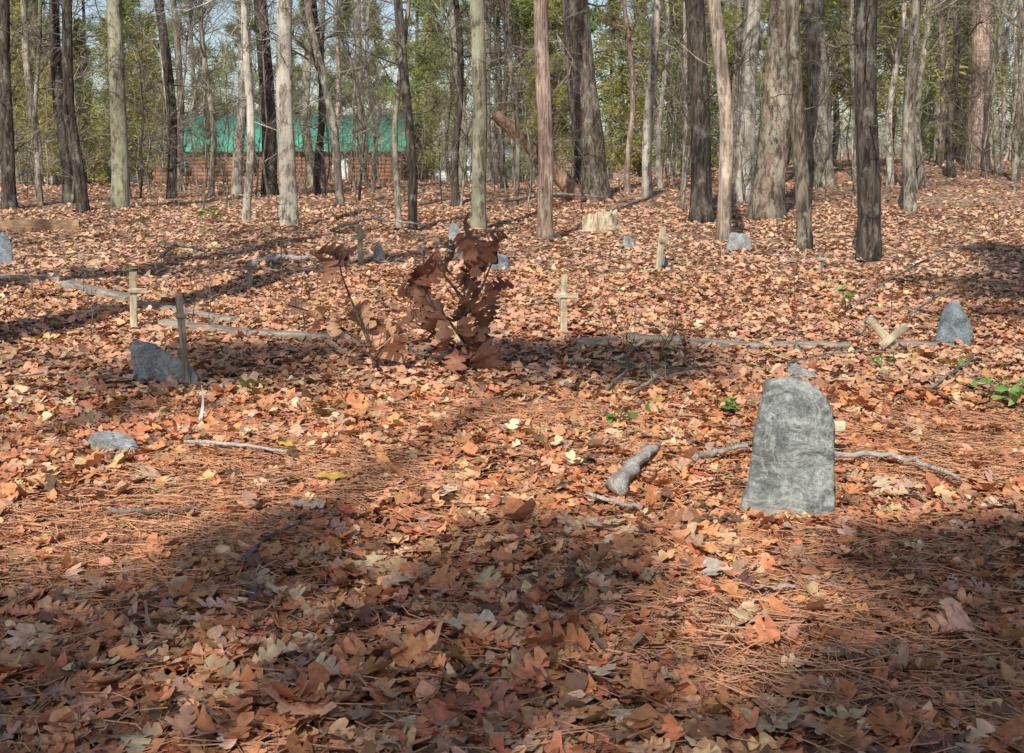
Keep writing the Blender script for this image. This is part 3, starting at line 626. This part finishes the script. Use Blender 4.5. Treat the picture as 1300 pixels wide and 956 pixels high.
# ------------------------------------------------------------ stump
x,y,z,s=spot(761,294); rr=20*s; hg=27*s; n_=36; rs=np.random.RandomState(4); th=np.arange(n_)/n_*6.283; rows=[]
rt=hg*(.74+.22*rs.rand(n_)**2+.16*np.sin(th+2.4)+.08*np.sin(th*3))
lob=1+.12*np.sin(th*5)+.08*np.sin(th*3+1)
for v in np.linspace(0,1,9):
    r_=rr*(1+.5*math.exp(-v*3.0))*lob*(1+.03*rs.randn(n_)); rows.append(np.stack([np.cos(th)*r_,np.sin(th)*r_,rt*v-.05*(v==0)],-1))
for k in (.85,.55,.25,.02): rows.append(np.stack([np.cos(th)*rr*k*lob,np.sin(th)*rr*k*lob,hg*.66*(1-k)+rt*k*.96+rs.randn(n_)*.015],-1))
V=np.concatenate(rows); i=np.arange(len(rows)-1)[:,None]*n_; j=np.arange(n_)[None,:]; j2=(j+1)%n_
obj('tree_stump',make_mesh('stump',V,np.stack([i+j,i+j2,i+n_+j2,i+n_+j],-1).reshape(-1,4),False),bark('stump_wood',(0.36,0.26,0.16),(0.78,0.66,0.48),(0.72,0.64,0.48),.5,s=16,zs=.15,lo=.75),(x,y,z),label='pale broken tree stump with ragged top',cat='tree stump')
# ------------------------------------------------------------ fallen branches
def branch(pts,r0,r1,label,mt=None,name='fallen_branch',lift=.03,side=0,seed=1,arch=0,jit=.35,bmp=.12):
    P=[]
    for (px,py) in pts:
        a=spot(px,py); P.append([a[0],a[1],a[2]+lift])
    P=np.array(P); n_=16; ts=np.linspace(0,len(P)-1,n_); Q=np.stack([np.interp(ts,np.arange(len(P)),P[:,k]) for k in range(3)],-1)
    for _ in range(2): Q[1:-1]=(Q[:-2]+2*Q[1:-1]+Q[2:])/4
    rs=np.random.RandomState(seed); Q[:,2]+=arch*np.sin(np.linspace(0,1,n_)*math.pi*.9); Q[1:-1]+=rs.randn(n_-2,3)*r0*jit
    o=Q[0].copy(); Q-=o; A=MB(); V,F=tube(Q,np.linspace(r0,r1,n_),10,bmp,seed); A.add(V,F)
    for k in range(side):
        i=rs.randint(3,n_-2); d=unit(Q[i+1]-Q[i]+rs.randn(3)*.5+np.array([0,0,.4])); grow((A,A),Q[i],d,rs.uniform(.2,.55),r1*.8,2,rs,3)
    obj(name,A.mesh('branch'),mt or M_BRANCH,o,label=label,cat='branch',group='dead branches on the ground')
M_PALEW=bark('bleached_wood',(0.42,0.36,0.30),(0.80,0.74,0.66),(0.80,0.76,0.70),.6,s=18,zs=1,lo=.75)
branch([(780,642),(790,630),(808,606),(832,590)],.040,.022,'short bleached broken log on the leaves',M_PALEW,'broken_log',.075,seed=3,jit=.2,bmp=.32)
branch([(1056,600),(1120,600),(1170,612),(1216,634)],.014,.008,'curved pale stick beside the headstone',M_PALEW,seed=4,lift=.085)
branch([(880,606),(915,594),(948,586)],.014,.010,'pale stick beside the headstone',M_PALEW,seed=5,lift=.08)
branch([(235,580),(300,584),(365,594)],.009,.006,'thin pale stick on the leaves',M_PALEW,seed=6,lift=.07)
branch([(745,645),(780,656),(815,662)],.009,.006,'thin bleached stick on the leaves',M_PALEW,seed=7,lift=.06)
branch([(310,728),(340,700),(395,672)],.010,.006,'brown stick half buried in leaves',M_BRANCH,seed=8,lift=.045,jit=.2)
branch([(140,665),(200,668),(255,660)],.009,.006,'thin brown stick on the leaves',M_BRANCH,seed=9,lift=.05)
branch([(1180,505),(1215,480),(1240,466)],.012,.007,'pale stick on the leaves',M_BRANCH,seed=10,lift=.06)
branch([(1085,392),(1150,370),(1230,335),(1290,312)],.012,.004,'long thin dead branch with dry twigs',M_BRANCH,seed=11,lift=.05,side=12,arch=.22)
branch([(1150,410),(1220,388),(1310,378)],.011,.004,'long thin dead branch with dry twigs',M_BRANCH,seed=12,lift=.05,side=10,arch=.15)
branch([(205,335),(225,326),(262,332)],.025,.016,'short bent dead branch on leaves',M_BRANCH,seed=13,lift=.10,side=2,arch=.08)
branch([(318,342),(350,335),(392,334)],.045,.028,'pale dead branch lying on leaves',M_PALEW,seed=14,lift=.07)
branch([(770,505),(800,486),(860,480)],.012,.005,'brown brushwood branch lying on leaves',M_BRANCH,seed=15,lift=.05,side=8,arch=.04)
branch([(720,470),(780,478),(870,500)],.010,.005,'brown brushwood branch lying on leaves',M_BRANCH,seed=16,lift=.05,side=8,arch=.04)
branch([(800,512),(850,490),(900,482)],.010,.005,'brown brushwood branch lying on leaves',M_BRANCH,seed=17,lift=.05,side=6,arch=.04)
branch([(1000,470),(1060,462),(1150,458)],.010,.005,'thin brown dead branch on leaves',M_BRANCH,seed=18,lift=.05,side=4,arch=.03)
branch([(640,262),(700,268),(770,262)],.04,.02,'thin brown dead branch on leaves',M_BRANCH,seed=19,lift=.12,side=6,arch=.2)
branch([(420,300),(470,292),(540,296)],.03,.015,'thin brown dead branch on leaves',M_BRANCH,seed=20,lift=.1,side=6,arch=.1)

# ------------------------------------------------------------ oak saplings with brown leaves
M_BROWN=leafmat('brown_oak_leaves',trans=.15,rough=.5)
def oak_plant(bx,by,stems,lst,label):
    x0,y0,z0,s=spot(bx,by); rs=np.random.RandomState(int(bx)); S=MB(); Lf=MB()
    e=obj('oak_sapling',None,None,(x0,y0,z0),label=label,cat='sapling',group='young oaks holding brown leaves')
    nodes=[]
    for st in stems:
        P=np.array([[(a-bx)*s,rs.uniform(-.05,.05)*k,(by-b_)*s] for k,(a,b_) in enumerate(st)]); P[0]=[P[0][0],0,-.05] if st[0][1]>=by-6 else P[0]
        n_=12; ts=np.linspace(0,len(P)-1,n_); Q=np.stack([np.interp(ts,np.arange(len(P)),P[:,k]) for k in range(3)],-1)
        Q[1:-1]=(Q[:-2]+2*Q[1:-1]+Q[2:])/4
        V,F=tube(Q,np.linspace(.012,.0045,n_),6,cap=False); S.add(V,F); nodes+=list(Q[2:])
    nodes=np.array(nodes)
    for li,(a,b_,sz,c) in enumerate(lst):
        p=np.array([(a-bx+rs.uniform(-5,5))*s,rs.uniform(-.18,.18),(by-b_+rs.uniform(-5,5))*s]); size=sz*s*rs.uniform(1.0,1.3)
        q=nodes[np.argmin(np.linalg.norm((nodes-p)*np.array([1,.5,1.3])+np.array([0,0,.06]),axis=1))]
        V,F=tube([q,(q+p)/2+np.array([0,0,.04]),p+np.array([0,0,size*.4])],[.004,.003,.002],4,cap=False); S.add(V,F)
        base=np.array([(0.32,0.135,0.08),(0.18,0.08,0.052),(0.68,0.38,0.22)][c])*rs.uniform(.65,1.3)  # leaf colours carry the light: orange for sunlit leaves, dark browns for shaded ones
        # hanging blade: long axis mostly downwards, turned about the vertical
        leaves(Lf,p[None],np.array([size]),15,0,.5,base[None],yaw=np.array([rs.uniform(0,6.28)]),tx=np.array([rs.uniform(-.6,.6)]),ty=np.array([rs.uniform(.6,1.5)]),curl=1.8,wide=1.35)
    obj('stem',S.mesh('stem'),M_TWIG,parent=e); obj('leaves',Lf.mesh('leaves'),M_BROWN,parent=e)
oak_plant(598,474,[[(598,474),(592,430),(588,380),(594,330),(600,292)],[(594,440),(570,405),(545,380),(528,350)],[(590,400),(610,370),(630,320)],[(596,455),(560,430),(525,405)],[(590,380),(565,350),(560,332)]],
 [(598,298,40,1),(592,312,34,0),(630,316,36,1),(618,312,32,0),(605,326,40,0),(583,318,30,1),(545,345,42,0),(536,340,36,0),(529,358,36,1),(562,338,34,1),(556,352,36,0),(612,345,40,0),(622,375,38,0),(630,366,32,1),(600,362,36,1),(521,384,34,1),(538,378,34,0),(546,388,42,0),(572,380,34,0),(524,406,40,1),(535,404,36,0),(552,410,42,0),(566,398,34,1),(582,403,36,1),(604,398,38,0),(610,410,36,1),(627,388,30,1),(588,424,38,0),(568,432,42,1),(606,440,46,0),(622,452,38,1),(596,456,38,0),(612,424,34,1),(545,430,32,1),(580,446,36,0)],
 'young oak sapling holding shade-darkened brown leaves')
oak_plant(478,474,[[(478,474),(470,440),(455,400),(440,360),(430,318)],[(474,455),(490,435),(500,420)],[(470,440),(435,415),(405,400),(370,385)]],
 [(430,322,38,1),(442,330,36,1),(418,334,32,0),(435,340,30,1),(404,410,28,2),(430,410,30,2),(455,408,34,2),(476,414,30,0),(495,432,48,2),(500,424,40,2),(486,440,36,0),(438,455,36,2),(452,462,28,1),(472,440,32,2),(415,388,20,2),(372,392,22,2)],
 'low oak sapling with scattered brown leaves')
# ------------------------------------------------------------ green plants, odd leaves, markers
M_GREEN=leafmat('green_leaves',trans=.3,rough=.45)
for i,(px,py,nl,sz,spread) in enumerate([(1268,508,10,.09,.20),(1120,474,7,.08,.12),(785,545,10,.07,.16),(910,530,7,.07,.12),(320,506,2,.17,.05),(940,535,6,.07,.1),(1210,474,7,.07,.15),(1075,398,10,.09,.12),(266,284,16,.18,.2),(1285,520,7,.09,.12)]):
    x,y,z,s=spot(px,py); rs=np.random.RandomState(i+40); e=obj('green_seedling',None,None,(x,y,z),label='small green leafy plant among dead leaves',cat='plant',group='small green plants')
    S=MB(); L_=MB()
    for k in range(nl):
        a=rs.rand()*6.28; r_=spread*rs.uniform(.3,1); zz=rs.uniform(.06,.11)+(.2*rs.rand() if py<420 else 0); p=np.array([math.cos(a)*r_,math.sin(a)*r_,zz])
        V,F=tube([(0,0,-.01),p*.5+np.array([0,0,.02]),p],[.002]*3,4,cap=False); S.add(V,F)
        leaves(L_,p[None],np.array([sz*rs.uniform(.8,1.3)]),6,1,.4,np.array([[.16,.32,.07]])*rs.uniform(.7,1.3),curl=1.0)
    obj('stem',S.mesh('stem'),M_TWIG,parent=e); obj('leaves',L_.mesh('leaves'),M_GREEN,parent=e)
for i,(px,py,sz,c) in enumerate([(363,580,.12,(.50,.36,.08)),(420,622,.14,(.55,.36,.08)),(440,668,.13,(.42,.12,.07)),(570,640,.17,(.62,.42,.28)),(590,815,.17,(.62,.5,.36)),(905,745,.15,(.45,.38,.31)),(505,760,.14,(.62,.40,.26)),(1120,630,.18,(.62,.46,.3)),(390,660,.14,(.6,.45,.32)),(760,690,.13,(.52,.40,.3)),(980,770,.15,(.55,.42,.33))]):
    x,y,z,s=spot(px,py); L_=MB(); leaves(L_,np.zeros((1,3)),np.array([sz]),15,0 if i>1 else 1,.2,np.array([c]),tx=np.array([.2]),ty=np.array([.08]),curl=.5)
    obj('fallen_leaf',L_.mesh('leaf'),M_LEAF,(x,y,z+.06),label=['yellow leaf lying on brown litter','yellow leaf lying on brown litter','red leaf lying on brown litter'][i] if i<3 else 'large pale oak leaf lying on litter',cat='leaf',group='larger single fallen leaves')
x,y,z,s=spot(259,542); L_=MB()
t_=np.linspace(0,1,7); P=[]
for k,q in enumerate(t_): P+= [[-.010*(1.1-q)+.03*math.sin(q*2)-.03,.0+.01*math.sin(q*5),q*.22],[.010*(1.1-q)+.03*math.sin(q*2)-.03,.012*math.sin(q*4),q*.22]]
F=[[2*k,2*k+1,2*k+3,2*k+2] for k in range(6)]; L_.add(np.array(P),F)
obj('plastic_ribbon',L_.mesh('ribbon'),M_WHITE,(x,y,z),label='twisted white plastic ribbon sticking up',cat='ribbon')
print("POLYS",sum(len(m.polygons) for m in bpy.data.meshes))
